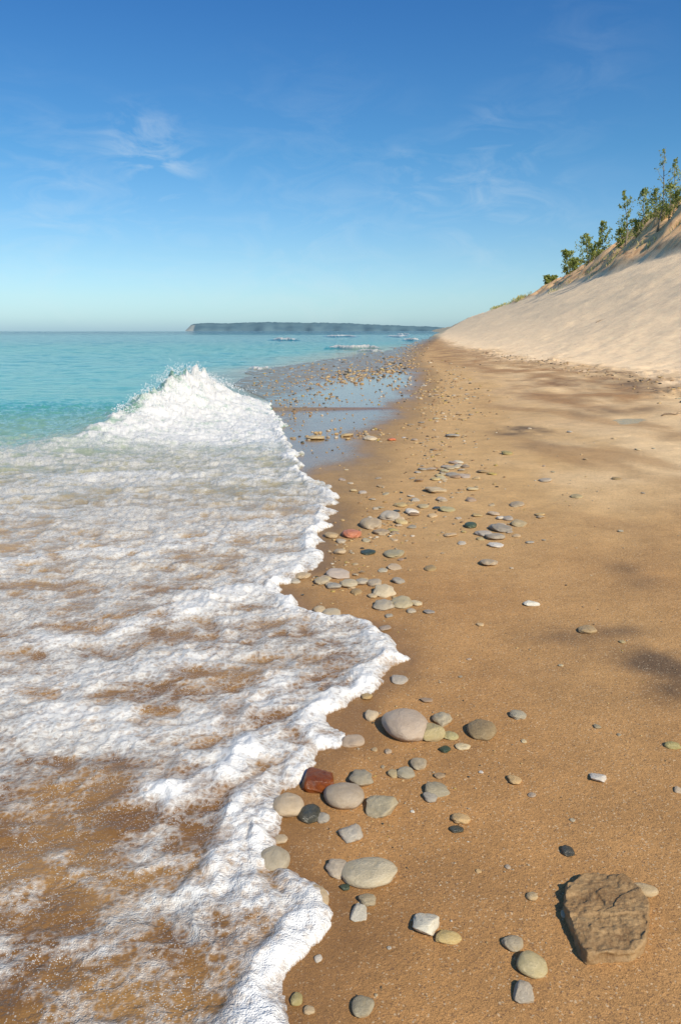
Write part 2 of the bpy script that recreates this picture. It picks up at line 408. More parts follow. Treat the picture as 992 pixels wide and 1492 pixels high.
nt.l.new(nt.mr(fm,0,1,.05,.34),b.inputs['Roughness'])
nt.l.new(nt.math('SUBTRACT',nt.mr(ay,0,1,.50,.12),nt.math('MULTIPLY',ah,.11)),b.inputs['Specular IOR Level'])
b.inputs['IOR'].default_value=1.33
mp=nt.add('ShaderNodeMapping',inp={'Vector':pos,'Scale':(.8,2.2,1)})
w1=nt.add('ShaderNodeTexNoise',inp={'Vector':mp.outputs[0],'Scale':1.3,'Detail':7.0,'Roughness':.62}).outputs['Fac']
w2=nt.add('ShaderNodeTexNoise',inp={'Vector':pos,'Scale':14.0,'Detail':4.0,'Roughness':.6,'Distortion':.8}).outputs['Fac']
b1=nt.add('ShaderNodeBump',inp={'Height':w1,'Strength':nt.mr(ay,0,1,.2,1.0),'Distance':.30})
b3=nt.add('ShaderNodeBump',inp={'Height':w2,'Strength':nt.mr(ay,0,.4,.7,.0),'Distance':.02,'Normal':b1.outputs[0]})
bub=nt.math('ADD',nt.math('MULTIPLY',fv.outputs['Distance'],-.7),nt.math('MULTIPLY',fn,.7))
b2=nt.add('ShaderNodeBump',inp={'Height':bub,'Strength':nt.math('MULTIPLY',nt.mr(ay,0,.4,.65,.0),nt.mr(fm2,0,.5,.15,1)),'Distance':.006,'Normal':b3.outputs[0]})
nt.l.new(b2.outputs[0],b.inputs['Normal'])
lake.data.materials.append(m)

# spray thrown up along the breaking crest
vs=[];fs=[]
oct_=[(1,0,0),(-1,0,0),(0,1,0),(0,-1,0),(0,0,1),(0,0,-1)]
of=[(0,2,4),(2,1,4),(1,3,4),(3,0,4),(2,0,5),(1,2,5),(3,1,5),(0,3,5)]
for i in range(3000):
    y=random.choice([12.0,12.6,13.1,13.7,14.2,14.8,15.3,15.9,16.4])+random.gauss(0,.14) 
    a=float(np.interp(y,ys,AH)); xcc=float(xcrest(y))
    dxx=abs(random.gauss(0,.40))-.10
    pr=max(0,1-dxx/1.95)**1.8 if dxx>0 else math.exp(-(abs(dxx)/.60)**1.6)
    z=a*pr+.08+abs(random.gauss(0,.09))*a*1.5
    r=random.uniform(.003,.009)
    k=len(vs)
    for o in oct_: vs.append((xcc+dxx+o[0]*r,y+o[1]*r,z+o[2]*r*random.uniform(.8,1.6)))
    fs+= [tuple(k+j for j in f) for f in of]
spray=bpy.data.objects.new("wave_spray",poly_mesh("wave_spray",vs,fs)); COL.objects.link(spray)
spray["kind"]="stuff"; spray["label"]="white droplets of spray above the breaking wave"; spray["category"]="spray"
ms,nt,b=new_mat("spray"); b.inputs['Roughness'].default_value=.3
nn=nt.add('ShaderNodeTexNoise',inp={'Scale':5.0}); nt.l.new(nt.mix(nn.outputs[0],(.75,.78,.80),(.9,.9,.9)),b.inputs['Base Color'])
spray.data.materials.append(ms)

# ================================================================= STONES
def stone_mesh(name,seed,angular=False,sub=4,smooth=False):
    import bmesh
    bm=bmesh.new(); bmesh.ops.create_icosphere(bm,subdivisions=sub,radius=1)
    r=random.Random(seed); P=np.array([v.co[:] for v in bm.verts])
    n=P/np.linalg.norm(P,axis=1)[:,None]
    p=n.copy()
    ex=r.uniform(2.05,2.3) if smooth else r.uniform(2.1,2.6)
    k=(np.abs(p)**ex).sum(1)**(1/ex); p=p/k[:,None]
    o=r.random()*50
    am=.5 if smooth else 1
    p*= (1+ am*.18*perlin(n[:,0]*1.1+o,n[:,1]*1.1+n[:,2]*.9,seed%40)+am*.07*perlin(n[:,0]*2.4+o,n[:,2]*2.4+n[:,1],seed%37))[:,None]
    p[:,0]*=1+(.08 if smooth else .20)*p[:,1]*r.choice([-1,1])
    ncut=0 if smooth else (8 if angular else r.choice([0,1,2]))
    for i in range(ncut):
        q=np.array([r.gauss(0,1),r.gauss(0,1),r.gauss(0,.8)]); q/=np.linalg.norm(q)
        lim=r.uniform(.60,.88) if angular else r.uniform(.8,.92)
        dd=p@q-lim; p-= np.where(dd>0,dd*.75,0)[:,None]*q
    if angular:
        p*=(1+.13*fbm(n[:,0]*2.5+o,n[:,1]*2.5+n[:,2]*2,4,seed%31))[:,None]
    for v,c_ in zip(bm.verts,p): v.co=c_
    for f in bm.faces: f.smooth=True
    me=bpy.data.meshes.new(name); bm.to_mesh(me); bm.free(); return me
ROUND=[stone_mesh("rounded_stone",10+i) for i in range(9)]
OVAL=[stone_mesh("oval_stone",210+i,smooth=True) for i in range(4)]
ANG=[stone_mesh("angular_stone",60+i,True) for i in range(5)]
ROUND_S=[stone_mesh("pebble_mesh",110+i,sub=3) for i in range(7)]
def stone_mat(name,c1,c2,spots,rough=.5,sc=1.0):
    m,nt,b=new_mat(name)
    tcn=nt.add('ShaderNodeTexCoord').outputs['Object']
    oi=nt.add('ShaderNodeObjectInfo').outputs['Random']
    off=nt.add('ShaderNodeVectorMath',operation='ADD',inp={0:tcn})
    cx=nt.add('ShaderNodeCombineXYZ',inp={0:nt.math('MULTIPLY',oi,37.0),1:nt.math('MULTIPLY',oi,11.0)})
    nt.l.new(cx.outputs[0],off.inputs[1]); V=off.outputs[0]
    a=nt.add('ShaderNodeTexNoise',inp={'Vector':V,'Scale':1.6*sc,'Detail':6.0,'Roughness':.65,'Distortion':.6}).outputs[0]
    s=nt.add('ShaderNodeTexNoise',inp={'Vector':V,'Scale':14.0,'Detail':4.0,'Roughness':.75}).outputs[0]
    base=nt.mix(nt.mr(a,.32,.68),c1,c2)
    base=nt.mix(nt.mr(s,.56,.68,0,.75),base,spots)
    hs=nt.add('ShaderNodeHueSaturation',inp={'Color':base,'Value':nt.mr(oi,0,1,.78,1.16),'Hue':nt.mr(nt.math('FRACT',nt.math('MULTIPLY',oi,7.3)),0,1,.49,.51),'Saturation':nt.mr(nt.math('FRACT',nt.math('MULTIPLY',oi,5.7)),0,1,.75,1.2)})
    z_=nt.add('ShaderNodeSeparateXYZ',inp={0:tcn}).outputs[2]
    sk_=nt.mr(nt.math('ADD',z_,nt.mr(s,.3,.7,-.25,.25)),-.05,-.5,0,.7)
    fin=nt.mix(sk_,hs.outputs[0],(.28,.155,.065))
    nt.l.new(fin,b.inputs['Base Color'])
    b.inputs['Roughness'].default_value=rough
    bp=nt.add('ShaderNodeBump',inp={'Height':nt.math('ADD',a,nt.math('MULTIPLY',s,.5)),'Strength':.4,'Distance':.12})
    nt.l.new(bp.outputs[0],b.inputs['Normal'])
    return m
MAT={
'tan':(stone_mat("tan_stone",(.50,.36,.18),(.62,.47,.27),(.36,.24,.11)),"tan"),
'gray':(stone_mat("gray_stone",(.38,.305,.20),(.50,.415,.29),(.26,.19,.115)),"grey"),
'brown':(stone_mat("brown_stone",(.32,.21,.115),(.43,.30,.17),(.19,.12,.065)),"grey-brown"),
'pink':(stone_mat("pinkish_stone",(.45,.335,.235),(.54,.42,.31),(.38,.26,.18)),"pinkish grey"),
'white':(stone_mat("white_stone",(.60,.52,.39),(.72,.64,.51),(.36,.28,.18)),"off-white"),
'olive':(stone_mat("olive_stone",(.42,.32,.11),(.54,.42,.18),(.28,.21,.08),.4),"olive tan"),
'dark':(stone_mat("dark_stone",(.04,.04,.03),(.10,.09,.06),(.15,.14,.11),.22),"dark green-black"),
'green':(stone_mat("green_stone",(.04,.06,.03),(.08,.10,.05),(.13,.14,.08),.3),"dark green"),
'red':(stone_mat("red_stone",(.12,.035,.012),(.24,.085,.03),(.05,.02,.012),.3),"rusty red"),
'orange':(stone_mat("orange_stone",(.66,.17,.05),(.74,.27,.11),(.42,.13,.05),.4),"orange-red"),
}
def place(u,v,w,h,kind,ang=False,name=None,label=None,group="stones scattered over the wet sand",small=False,r=None):
    r=r or hit(u,v+h*.28)
    if r is None: return None
    x,y,z,t=r
    W=w/F*t
    phi=math.atan2(CAMZ-z,y)
    c_=random.uniform(.36,.50)*min(W,h/F*t*1.35)
    hp=h/F*t
    bs=hp*hp-(c_*math.cos(phi))**2
    D=math.sqrt(bs)/math.sin(phi) if bs>0 else .6*W
    D=min(max(D,.58*W),1.2*W)
    me=random.choice(ANG if ang else (ROUND_S if small else (OVAL if w>=40 else ROUND)))
    ob=bpy.data.objects.new(name or ("pebble" if w<22 else "stone"),me)
    COL.objects.link(ob)
    ob.location=(x,y+D*.16,z+c_*.5*.50)
    ob.scale=(W/2,D/2,c_/2)
    ob.rotation_euler=(random.uniform(-.12,.12),random.uniform(-.12,.12),random.uniform(-.35,.35)*(.5 if w>=40 else 1)+(math.pi if random.random()<.5 else 0))
    ob.material_slots[0].link='OBJECT'; ob.material_slots[0].material=MAT[kind][0]
    size="pebble" if w<22 else "stone"
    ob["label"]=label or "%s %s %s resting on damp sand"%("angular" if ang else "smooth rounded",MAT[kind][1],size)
    ob["category"]=size; ob["group"]=group
    return ob
for me in ROUND+ANG+ROUND_S+OVAL: me.materials.append(MAT['tan'][0])
S=[(432,1455,18,20,'olive'),(450,1472,16,12,'tan'),(528,1466,32,30,'gray'),(763,1445,34,28,'gray',1),(776,1406,44,34,'olive'),(748,1375,28,20,'gray'),(652,1366,34,18,'tan'),
(620,1347,44,34,'white',1),(523,1329,28,22,'white',1),(536,1312,26,18,'gray'),(537,1271,84,42,'tan'),(492,1262,32,40,'gray'),(400,1253,44,36,'gray'),(458,1308,42,34,'tan'),(296,1325,28,26,'tan'),
(513,1213,38,32,'gray',1),(420,1169,46,48,'tan'),(452,1184,32,30,'dark'),(466,1137,52,42,'red',1),(502,1160,60,38,'tan'),(553,1174,52,34,'gray',1),(526,1131,32,32,'gray'),(471,1192,18,14,'gray'),(409,1222,20,14,'tan'),
(665,1208,20,11,'dark'),(671,1193,28,15,'tan'),(636,1150,34,20,'gray'),(627,1162,20,14,'gray'),(592,1126,26,16,'gray'),(610,1112,24,20,'gray'),(573,1127,16,12,'tan'),(640,1130,16,9,'brown'),(514,1079,30,17,'pink'),
(593,1055,68,54,'pink'),(629,1064,40,38,'olive',1),(645,1047,26,22,'gray'),(703,1064,42,28,'brown'),(541,1043,20,14,'tan'),(655,1072,22,12,'olive'),(648,1092,17,10,'green'),(674,1088,22,9,'tan'),(534,1015,16,10,'tan'),(622,1020,18,8,'brown'),
(582,990,24,12,'gray'),(755,1042,24,13,'gray'),(750,1136,20,14,'tan'),(775,1158,12,7,'brown'),(827,1240,18,15,'dark'),(776,1306,17,12,'tan'),(872,1133,28,15,'white',1),(870,1058,10,8,'olive'),(938,1297,44,20,'tan'),(824,1330,14,20,'tan'),
(980,1086,22,11,'olive'),(988,1151,12,9,'tan'),(857,917,26,13,'tan'),(773,879,26,9,'white',1),(700,910,11,5,'tan'),(906,935,10,5,'tan'),(463,1397,12,10,'white'),(503,1293,14,10,'green'),(560,915,18,8,'brown'),
(484,892,26,17,'tan'),(466,888,18,14,'tan'),(558,881,28,17,'gray'),(586,877,32,20,'olive'),(607,878,16,13,'tan'),(625,891,16,7,'gray'),(559,861,30,20,'tan'),(580,845,17,14,'gray'),(545,849,24,13,'tan'),(527,847,20,14,'gray'),
(508,849,26,18,'tan'),(493,835,34,17,'pink'),(468,846,22,15,'tan'),(440,838,22,13,'tan'),(486,853,20,13,'gray'),(536,804,21,10,'green'),(574,806,30,15,'olive'),(575,826,22,8,'tan'),(628,828,18,8,'brown'),(512,777,26,18,'orange'),
(496,803,18,12,'tan'),(483,779,20,14,'tan'),(497,788,14,10,'gray'),(541,763,32,20,'gray'),(569,751,26,18,'gray'),(584,735,18,11,'tan'),(600,745,18,11,'white'),(617,737,16,10,'tan'),(652,742,22,9,'olive'),(636,713,30,13,'tan'),
(655,779,20,7,'tan'),(686,765,18,12,'green'),(706,777,22,12,'gray'),(722,781,28,15,'gray'),(731,769,30,15,'gray'),(757,762,22,12,'tan'),(740,755,16,9,'gray'),(723,794,22,8,'white'),(712,819,24,13,'gray'),(754,735,20,9,'gray'),
(720,748,16,9,'tan'),(787,749,15,7,'tan'),(795,699,18,9,'gray'),(841,723,17,6,'tan'),(898,697,12,5,'brown'),(688,712,16,7,'tan'),(660,634,22,9,'gray'),(540,638,20,9,'tan'),(505,633,20,9,'tan'),(460,637,26,9,'tan'),(571,640,12,7,'orange'),
(556,775,22,12,'brown'),(585,760,18,10,'tan'),(605,728,12,7,'gray'),(645,728,14,7,'gray'),(695,750,14,8,'tan'),(430,846,14,10,'gray'),(543,868,14,9,'tan'),(520,862,16,9,'brown'),(599,890,13,8,'tan'),(566,897,12,7,'gray')]
lab={(466,1137):"rusty red angular stone at the foam's edge",(452,1184):"wet glossy black-green stone among tan stones",(593,1055):"large smooth pinkish grey stone with paler stone against it",(629,1064):"olive tan wedge-shaped stone leaning on a larger one",
(537,1271):"flat oval tan stone on wet sand",(512,777):"bright orange-red stone near the water's edge",(620,1347):"off-white jagged stone on wet sand",(776,1406):"olive tan egg-shaped stone casting a shadow",(703,1064):"grey-brown oval stone sitting alone",(420,1169):"tan round stone partly washed by foam",(938,1297):"flat tan stone beside the large slab of rock"}
for s in S:
    place(s[0],s[1],s[2],s[3],s[4],ang=len(s)>5,label=lab.get((s[0],s[1])),small=s[2]<22)
cnt=0
kinds=['tan']*10+['gray']*7+['brown']*3+['white']*3+['pink']*2+['olive']*2+['dark']
regs=[(660,690,36,13,30,8,18),(575,755,48,24,22,8,15),(725,770,45,18,16,7,14),(520,850,45,16,14,8,16),(625,650,40,30,16,5,11),(640,590,36,22,16,4,8),(750,850,170,130,10,4,8),(650,1150,130,140,10,4,9),(575,705,60,22,12,6,11),(880,700,80,60,6,4,9),(540,1400,60,60,4,5,8),(760,640,130,40,6,4,8),(560,1110,60,40,6,5,10)]
for u0,v0,su,sv,nn_,w0,w1 in regs:
    for i in range(nn_):
        u=random.gauss(u0,su*.8); v=random.gauss(v0,sv*.8)
        if not(380<u<990 and 500<v<1480): continue
        r=hit(u,v,500)
        if r is None or r[0]<float(xe(r[1]))+.03: continue
        w=random.uniform(w0,w1); place(u,v,w,w*random.uniform(.42,.62) if v<1000 else w*.75,random.choice(kinds),small=True,ang=random.random()<.15,r=r); cnt+=1
print("pebbles",cnt)

bm_v=[];bm_f=[];mi=[]
base_me=stone_mesh("tmp",300,sub=2); bv=np.array([v.co[:] for v in base_me.vertices]); bf=np.array([p.vertices[:] for p in base_me.polygons])
off=0
def addp(x,y,z,w,k):
    global off
    a=random.uniform(0,6.28); R=np.array([[math.cos(a),-math.sin(a),0],[math.sin(a),math.cos(a),0],[0,0,1]])
    p=(bv*np.array([w*.5,w*.5*random.uniform(.6,1),w*.5*random.uniform(.35,.5)]))@R.T+np.array([x,y,z+w*.08])
    bm_v.append(p); bm_f.append(bf+off); off+=len(bv); mi.extend([k]*len(bf))
gk=['tan','gray','brown','white','olive','dark']
def gband(n,us,vs_,sz,sprd=6,cap=.22):
    L=[]
    for i in range(n):
        f=random.random(); u=np.interp(f,np.linspace(0,1,len(us)),us)+random.gauss(0,sprd*2.2); v=np.interp(f,np.linspace(0,1,len(vs_)),vs_)+random.gauss(0,sprd)
        if v<492: continue
        x,y=flat(u,v); L.append((x,y))
    L=np.array(L); ok=L[:,0]>xe(L[:,1])+.05; L=L[ok]; Zs=H(L[:,0],L[:,1])
    for (x,y),z in zip(L,Zs):
        addp(x,y,float(z),min(random.uniform(*sz)*y/F,cap),random.choices(range(6),[4,6,4,1.2,1,2])[0])
gband(240,[480,520,560,600],[553,548,541,528],(3,7),6)
gband(420,[370,420,470,560],[560,555,545,525],(1.5,4),12)
gband(200,[400,430,450,480],[610,595,580,565],(1.5,5),12)
gband(60,[440,470,520,560],[640,632,630,636],(3,8),4)
gband(90,[450,490,540,590],[670,620,580,560],(1.5,4),12)
gband(260,[560,590,600,610],[530,520,510,500],(1.5,3),5)
gband(420,[625,640,640,625],[545,570,610,680],(2,6),16)
gband(240,[470,540,600,690],[850,790,750,690],(3,7),18)
gband(200,[650,750,880,960],[600,700,860,1100],(1.5,4),60)
gband(220,[540,620,600,700],[980,1100,1250,1430],(2,5),60)
for i in range(300):
    y=random.uniform(14,45); x=float(xb(y)+foot(y))-.2+random.gauss(0,.45); z=float(H(x,y)); addp(x,y,z,random.uniform(.03,.10),random.choice([2,2,0,5]))
V=np.concatenate(bm_v); Fc=np.concatenate(bm_f)
gm=bpy.data.meshes.new("gravel"); gm.from_pydata(V.tolist(),[],Fc.tolist())
for k in gk: gm.materials.append(MAT[k][0])
gm.polygons.foreach_set("material_index",np.array(mi,np.int32)); gm.polygons.foreach_set("use_smooth",np.ones(len(gm.polygons),bool)); gm.update()
gr=bpy.data.objects.new("gravel",gm); COL.objects.link(gr); gr["kind"]="stuff"; gr["label"]="bank of small mixed pebbles along the water"; gr["category"]="gravel"

# ---- big flat slab of rock
def slab():
    out=[(821,1318),(824,1288),(846,1273),(872,1268),(910,1275),(928,1290),(946,1316),(944,1354),(938,1380),(921,1391),(890,1392),(855,1394),(845,1381),(833,1350)]
    x0,y0=flat(885,1335,.08); z0=float(H(x0,y0))
    P=np.array([flat(u,v,z0+.02) for u,v in out]); x,y=P.mean(0)
    NA=220; ang=np.linspace(0,2*np.pi,NA,endpoint=False)
    rad=np.zeros(NA)
    for k,a in enumerate(ang):
        dv=np.array([math.cos(a),math.sin(a)])
        for i in range(len(P)):
            p=P[i]-[x,y]; q=P[(i+1)%len(P)]-[x,y]; s=q-p
            den=dv[0]*s[1]-dv[1]*s[0]
            if abs(den)<1e-9: continue
            t=(p[0]*s[1]-p[1]*s[0])/den; w=(p[0]*dv[1]-p[1]*dv[0])/den
            if t>0 and -1e-6<=w<=1+1e-6: rad[k]=max(rad[k],t)
    vs=[];fs=[]
    NR=70
    prof=[]
    for i in range(NR):
        f=i/(NR-1)
        if f<.78: prof.append((f/.78*.965,1.0))
        else:
            g=(f-.78)/.22; prof.append((.965+.045*math.sin(min(g*1.5,1)*math.pi/2),1-g**1.15*1.5))
    for rf,hf in prof:
        for k,a in enumerate(ang):
            rr=rad[k]*rf*(1+(.03*float(perlin(k*.13,hf*3.0,5))+.025*float(perlin(k*.45,hf*3.0,6)))*rf)
            vs.append([x+rr*math.cos(a),y+rr*math.sin(a),hf])
    vs=np.array(vs); hf=vs[:,2].copy(); X=vs[:,0]; Y=vs[:,1]
    T=.034
    q=fbm(X*7,Y*11,3,401)*1.5+.30*(X-x)/.12-.60*(Y-y)/.12
    st=q*1.7; fl=np.floor(st); ledge=(fl+ss(.42,.58,st-fl))/1.7
    relief=.0085*ledge+.007*fbm(X*18,Y*20,4,405)+.002*fbm(X*80,Y*80,2,409)
    vs[:,2]=z0-.008+T*hf+relief*np.clip(hf,0,1)
    for i in range(NR-1):
        for k in range(NA):
            k2=(k+1)%NA; fs.append((i*NA+k,(i+1)*NA+k,(i+1)*NA+k2,i*NA+k2))
    me=poly_mesh("rock_slab",vs,fs)
    ob=bpy.data.objects.new("rock_slab",me); COL.objects.link(ob)
    m,nt,b=new_mat("slab_rock")
    pos=nt.add('ShaderNodeTexCoord').outputs['Object']
    a=nt.add('ShaderNodeTexNoise',inp={'Vector':pos,'Scale':14.0,'Detail':8.0,'Roughness':.7}).outputs[0]
    s=nt.add('ShaderNodeTexNoise',inp={'Vector':pos,'Scale':120.0,'Detail':4.0,'Roughness':.7}).outputs[0]
    base=nt.mix(nt.mr(a,.35,.65),(.22,.12,.045),(.40,.25,.11))
    base=nt.mix(nt.mr(s,.5,.7,0,.45),base,(.50,.34,.17))
    nt.l.new(base,b.inputs['Base Color']); b.inputs['Roughness'].default_value=.7
    bp=nt.add('ShaderNodeBump',inp={'Height':nt.math('ADD',a,nt.math('MULTIPLY',s,.35)),'Strength':.6,'Distance':.015}); nt.l.new(bp.outputs[0],b.inputs['Normal'])
    me.materials.append(m)
    ob["label"]="large flat brown rock slab with rough layered top"; ob["category"]="rock"
slab()

# ---- driftwood twigs
def tube(pts,rad,seg=8):
    vs=[];fs=[]
    pts=[Vector(p) for p in pts]
    for i,p in enumerate(pts):
        t=(pts[min(i+1,len(pts)-1)]-pts[max(i-1,0)]).normalized()
        a=t.cross(Vector((0,0,1)));  a=a.normalized() if a.length>1e-3 else Vector((1,0,0)); b_=t.cross(a)
        for k in range(seg):
            w=2*math.pi*k/seg; vs.append(p+(a*math.cos(w)+b_*math.sin(w))*rad[i])
    for i in range(len(pts)-1):
        for k in range(seg): fs.append((i*seg+k,i*seg+(k+1)%seg,(i+1)*seg+(k+1)%seg,(i+1)*seg+k))
    n=len(vs); vs.append(pts[0]); vs.append(pts[-1])
    for k in range(seg): fs.append((n,(k+1)%seg,k)); fs.append((n+1,(len(pts)-1)*seg+k,(len(pts)-1)*seg+(k+1)%seg))
    return vs,fs
mw,nt,b=new_mat("driftwood"); nn=nt.add('ShaderNodeTexNoise',inp={'Scale':9.0,'Detail':5.0})
nt.l.new(nt.mix(nn.outputs[0],(.16,.10,.06),(.40,.29,.18)),b.inputs['Base Color']); b.inputs['Roughness'].default_value=.85
for (u,v),(L,a) in {(982,604):(.34,.1),(875,467):(.5,.3)}.items():
    x,y,z,t=hit(u,v); pts=[];
    for i in range(7):
        f=i/6-.5; X=x+L*f*math.cos(a)*1.2; Y=y+L*f*math.sin(a)+.04*math.sin(i*1.7); pts.append((X,Y,float(H(X,Y))+.01+.012*math.sin(i)))
    r0=.013*max(1,t/18)
    vs,fs=tube(pts,[r0,r0*.95,r0*.85,r0*.8,r0*.65,r0*.5,r0*.3])
    p2=[pts[3],tuple(Vector(pts[3])+Vector((.06,.06,.03))),tuple(Vector(pts[3])+Vector((.13,.09,.04)))]
    v2,f2=tube(p2,[r0*.55,r0*.4,r0*.2]); k=len(vs); vs+=v2; fs+=[tuple(q+k for q in f) for f in f2]
    ob=bpy.data.objects.new("driftwood_branch",poly_mesh("driftwood",vs,fs)); COL.objects.link(ob); ob.data.materials.append(mw)
    ob["label"]="weathered driftwood branch lying on dry sand"; ob["category"]="driftwood"; ob["group"]="driftwood on the beach"

# ================================================================= HEADLAND
def headland():
    D=3200.; R0=cp+.2328*sp
    us=np.linspace(272,690,160); prof=np.interp(us,[272,278,294,330,380,430,480,510,560,600,640,670,690],[478,472,470,470.5,468.5,469.5,470,470.5,473,474.5,476,478,483])
    nf=14; X=[];Y=[];Z=[]
    for j in range(nf):
        g=j/(nf-1)
        h=math.sin(min(g*1.25,1)*math.pi/2)
        xx=(us-496)/F*D/R0*(1+.06*g); top=(482-prof)/F*D*1.0
        top=top+.8*fbm(us*.09,us*0+2,4,501)*5*g
        X.append(xx); Y.append(np.full(us.shape,D+g*260+0.*us)+60*perlin(us*.05,us*0,503)*(1-g)); Z.append(np.maximum(top*h+ (fbm(us*.5,us*0+g*4,3,505)*3)*g,-.5)*(1)-(.8 if j==0 else 0))
    X=np.array(X);Y=np.array(Y);Z=np.array(Z)
    cl=((us<284)[None,:]*np.ones((nf,1)))*(np.linspace(0,1,nf)<.5)[:,None]
    n=fbm(X*.02,Z*.08,4,507)
    c=cmix(C(.085,.155,.195)*np.ones(X.shape+(1,)),C(.125,.205,.235)*np.ones(X.shape+(1,)),np.clip(.5+1.5*n,0,1))  # blue haze of distance is mixed into the forest colour
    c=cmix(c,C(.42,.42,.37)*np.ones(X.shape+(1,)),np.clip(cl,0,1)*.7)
    ob=grid_mesh("headland_hill",X,Y,Z,{"col":c}); ob["kind"]="structure"
    m,nt,b=new_mat("haze_tinted_forest"); ac=nt.add('ShaderNodeAttribute',attribute_name="col").outputs['Color']
    pos=nt.add('ShaderNodeNewGeometry').outputs['Position']
    q=nt.add('ShaderNodeTexNoise',inp={'Vector':pos,'Scale':.05,'Detail':5.0}).outputs[0]
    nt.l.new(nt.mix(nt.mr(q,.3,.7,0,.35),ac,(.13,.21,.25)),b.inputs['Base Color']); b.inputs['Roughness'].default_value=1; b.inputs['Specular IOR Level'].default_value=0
    ob.data.materials.append(m)
headland()

# ================================================================= TREES
mt,nt,b=new_mat("bark"); nn=nt.add('ShaderNodeTexNoise',inp={'Scale':6.0,'Detail':5.0})
nt.l.new(nt.mix(nn.outputs[0],(.16,.13,.10),(.36,.30,.23)),b.inputs['Base Color']); b.inputs['Roughness'].default_value=.9
ml,nt,b=new_mat("leaves"); pos=nt.add('ShaderNodeNewGeometry').outputs['Position']
nn=nt.add('ShaderNodeTexNoise',inp={'Vector':pos,'Scale':.9,'Detail':4.0}); n2=nt.add('ShaderNodeTexNoise',inp={'Vector':pos,'Scale':7.0})
lc=nt.mix(nt.mr(nn.outputs[0],.35,.65),(.19,.26,.05),(.40,.43,.11)); lc=nt.mix(nt.mr(n2.outputs[0],.5,.7,0,.7),lc,(.58,.50,.16))
nt.l.new(lc,b.inputs['Base Color']); b.inputs['Roughness'].default_value=.55
tl=nt.add('ShaderNodeBsdfTranslucent',inp={'Color':lc}); mxs=nt.add('ShaderNodeMixShader',inp={0:.4})
outn=[q for q in nt.n if q.type=='OUTPUT_MATERIAL'][0]
nt.l.new(b.outputs[0],mxs.inputs[1]); nt.l.new(tl.outputs[0],mxs.inputs[2]); nt.l.new(mxs.outputs[0],outn.inputs[0])
def tree(u,vtop,y,width,dens,sparse=False,bush=False,seed=0,label="",cat="tree"):
    r=random.Random(seed); 
    cy=(746-vtop)/F; ry=cp+cy*sp; x=(u-496)/F/ry*y; ztop=CAMZ+(-sp+cy*cp)/ry*y
    zb=float(H(x,y)); h=max(ztop-zb,1.5)
    wm=width/F*y
    root=bpy.data.objects.new("shrub" if bush else "poplar_tree",None); root.location=(x,y,zb-.1); COL.objects.link(root)
    root.empty_display_size=.5
    root["label"]=label; root["category"]=cat; root["group"]="trees and shrubs along the bluff"
    vs=[];fs=[]; tips=[]
    def addt(p,rd,sg=6):
        v_,f_=tube(p,rd,sg); k=len(vs); vs.extend(v_); fs.extend([tuple(q+k for q in f) for f in f_])
    stems=3 if bush else 1
    for s in range(stems):
        lean=Vector((r.uniform(-.25,.25)*wm*(1.3 if bush else .5),r.uniform(-.2,.2)*wm,0))
        pts=[Vector((lean.x*f**1.4+.03*h*math.sin(f*5+s),lean.y*f,h*.96*f)) for f in [0,.15,.3,.45,.6,.75,.9,1]]
        r0=.010*h*(.6 if bush else 1)+.03
        addt(pts,[r0*(1-.92*f) for f in [0,.15,.3,.45,.6,.75,.9,1]],7)
        nl=int(20 if not bush else 8)
        for i in range(nl):
            f=(.08 if bush else .15)+(.83 if not bush else .9)*i/nl+r.uniform(0,.04); f=min(f,.98); k=min(int(f*7),6); p=pts[k].lerp(pts[k+1],f*7-k)
            a=r.uniform(0,6.28); env=math.sin(math.pi*min(1,max(.05,(f*.9+.12))))**.7
            L=wm*.5*env*r.uniform(.4,1.15); up=(.5 if bush else .9)*L*r.uniform(.6,1.5)
            q1=p+Vector((math.cos(a)*L*.5,math.sin(a)*L*.5,up*.35)); q2=p+Vector((math.cos(a)*L,math.sin(a)*L,up))
            addt([p,q1,q2],[r0*.35*(1-f*.6),r0*.22*(1-f*.6),r0*.08],5)
            for g in (.4,.6,.8,1.0): tips.append((p.lerp(q1,g*2) if g<.5 else q1.lerp(q2,g*2-1),L*.16+.12))
        tips.append((pts[-1],.2)); tips.append((pts[-2],.25))
    tr=bpy.data.objects.new("trunk",poly_mesh("trunk",vs,fs)); COL.objects.link(tr); tr.parent=root; tr.data.materials.append(mt)
    lv=[];lf=[]
    for p,rr in tips:
        if sparse and r.random()<.35: continue
        nn_=int(dens*r.uniform(.2,1.4))
        for i in range(nn_):
            c_=p+Vector((r.gauss(0,rr*.6),r.gauss(0,rr*.6),r.gauss(0,rr*.55)))
            if c_.z<.1: continue
            s=r.uniform(.05,.11)*(y/100)
            a=Vector((r.gauss(0,1),r.gauss(0,1),r.gauss(0,1))).normalized(); b_=a.orthogonal().normalized(); b_=(Matrix.Rotation(r.uniform(0,6.28),3,a)@b_); c2=a.cross(b_)
            k=len(lv); lv+= [c_+b_*s*1.2,c_+c2*s,c_-b_*s*1.2,c_-c2*s]; lf.append((k,k+1,k+2,k+3))
    cr_=bpy.data.objects.new("crown",poly_mesh("crown",lv,lf,False)); COL.objects.link(cr_); cr_.parent=root; cr_.data.materials.append(ml)
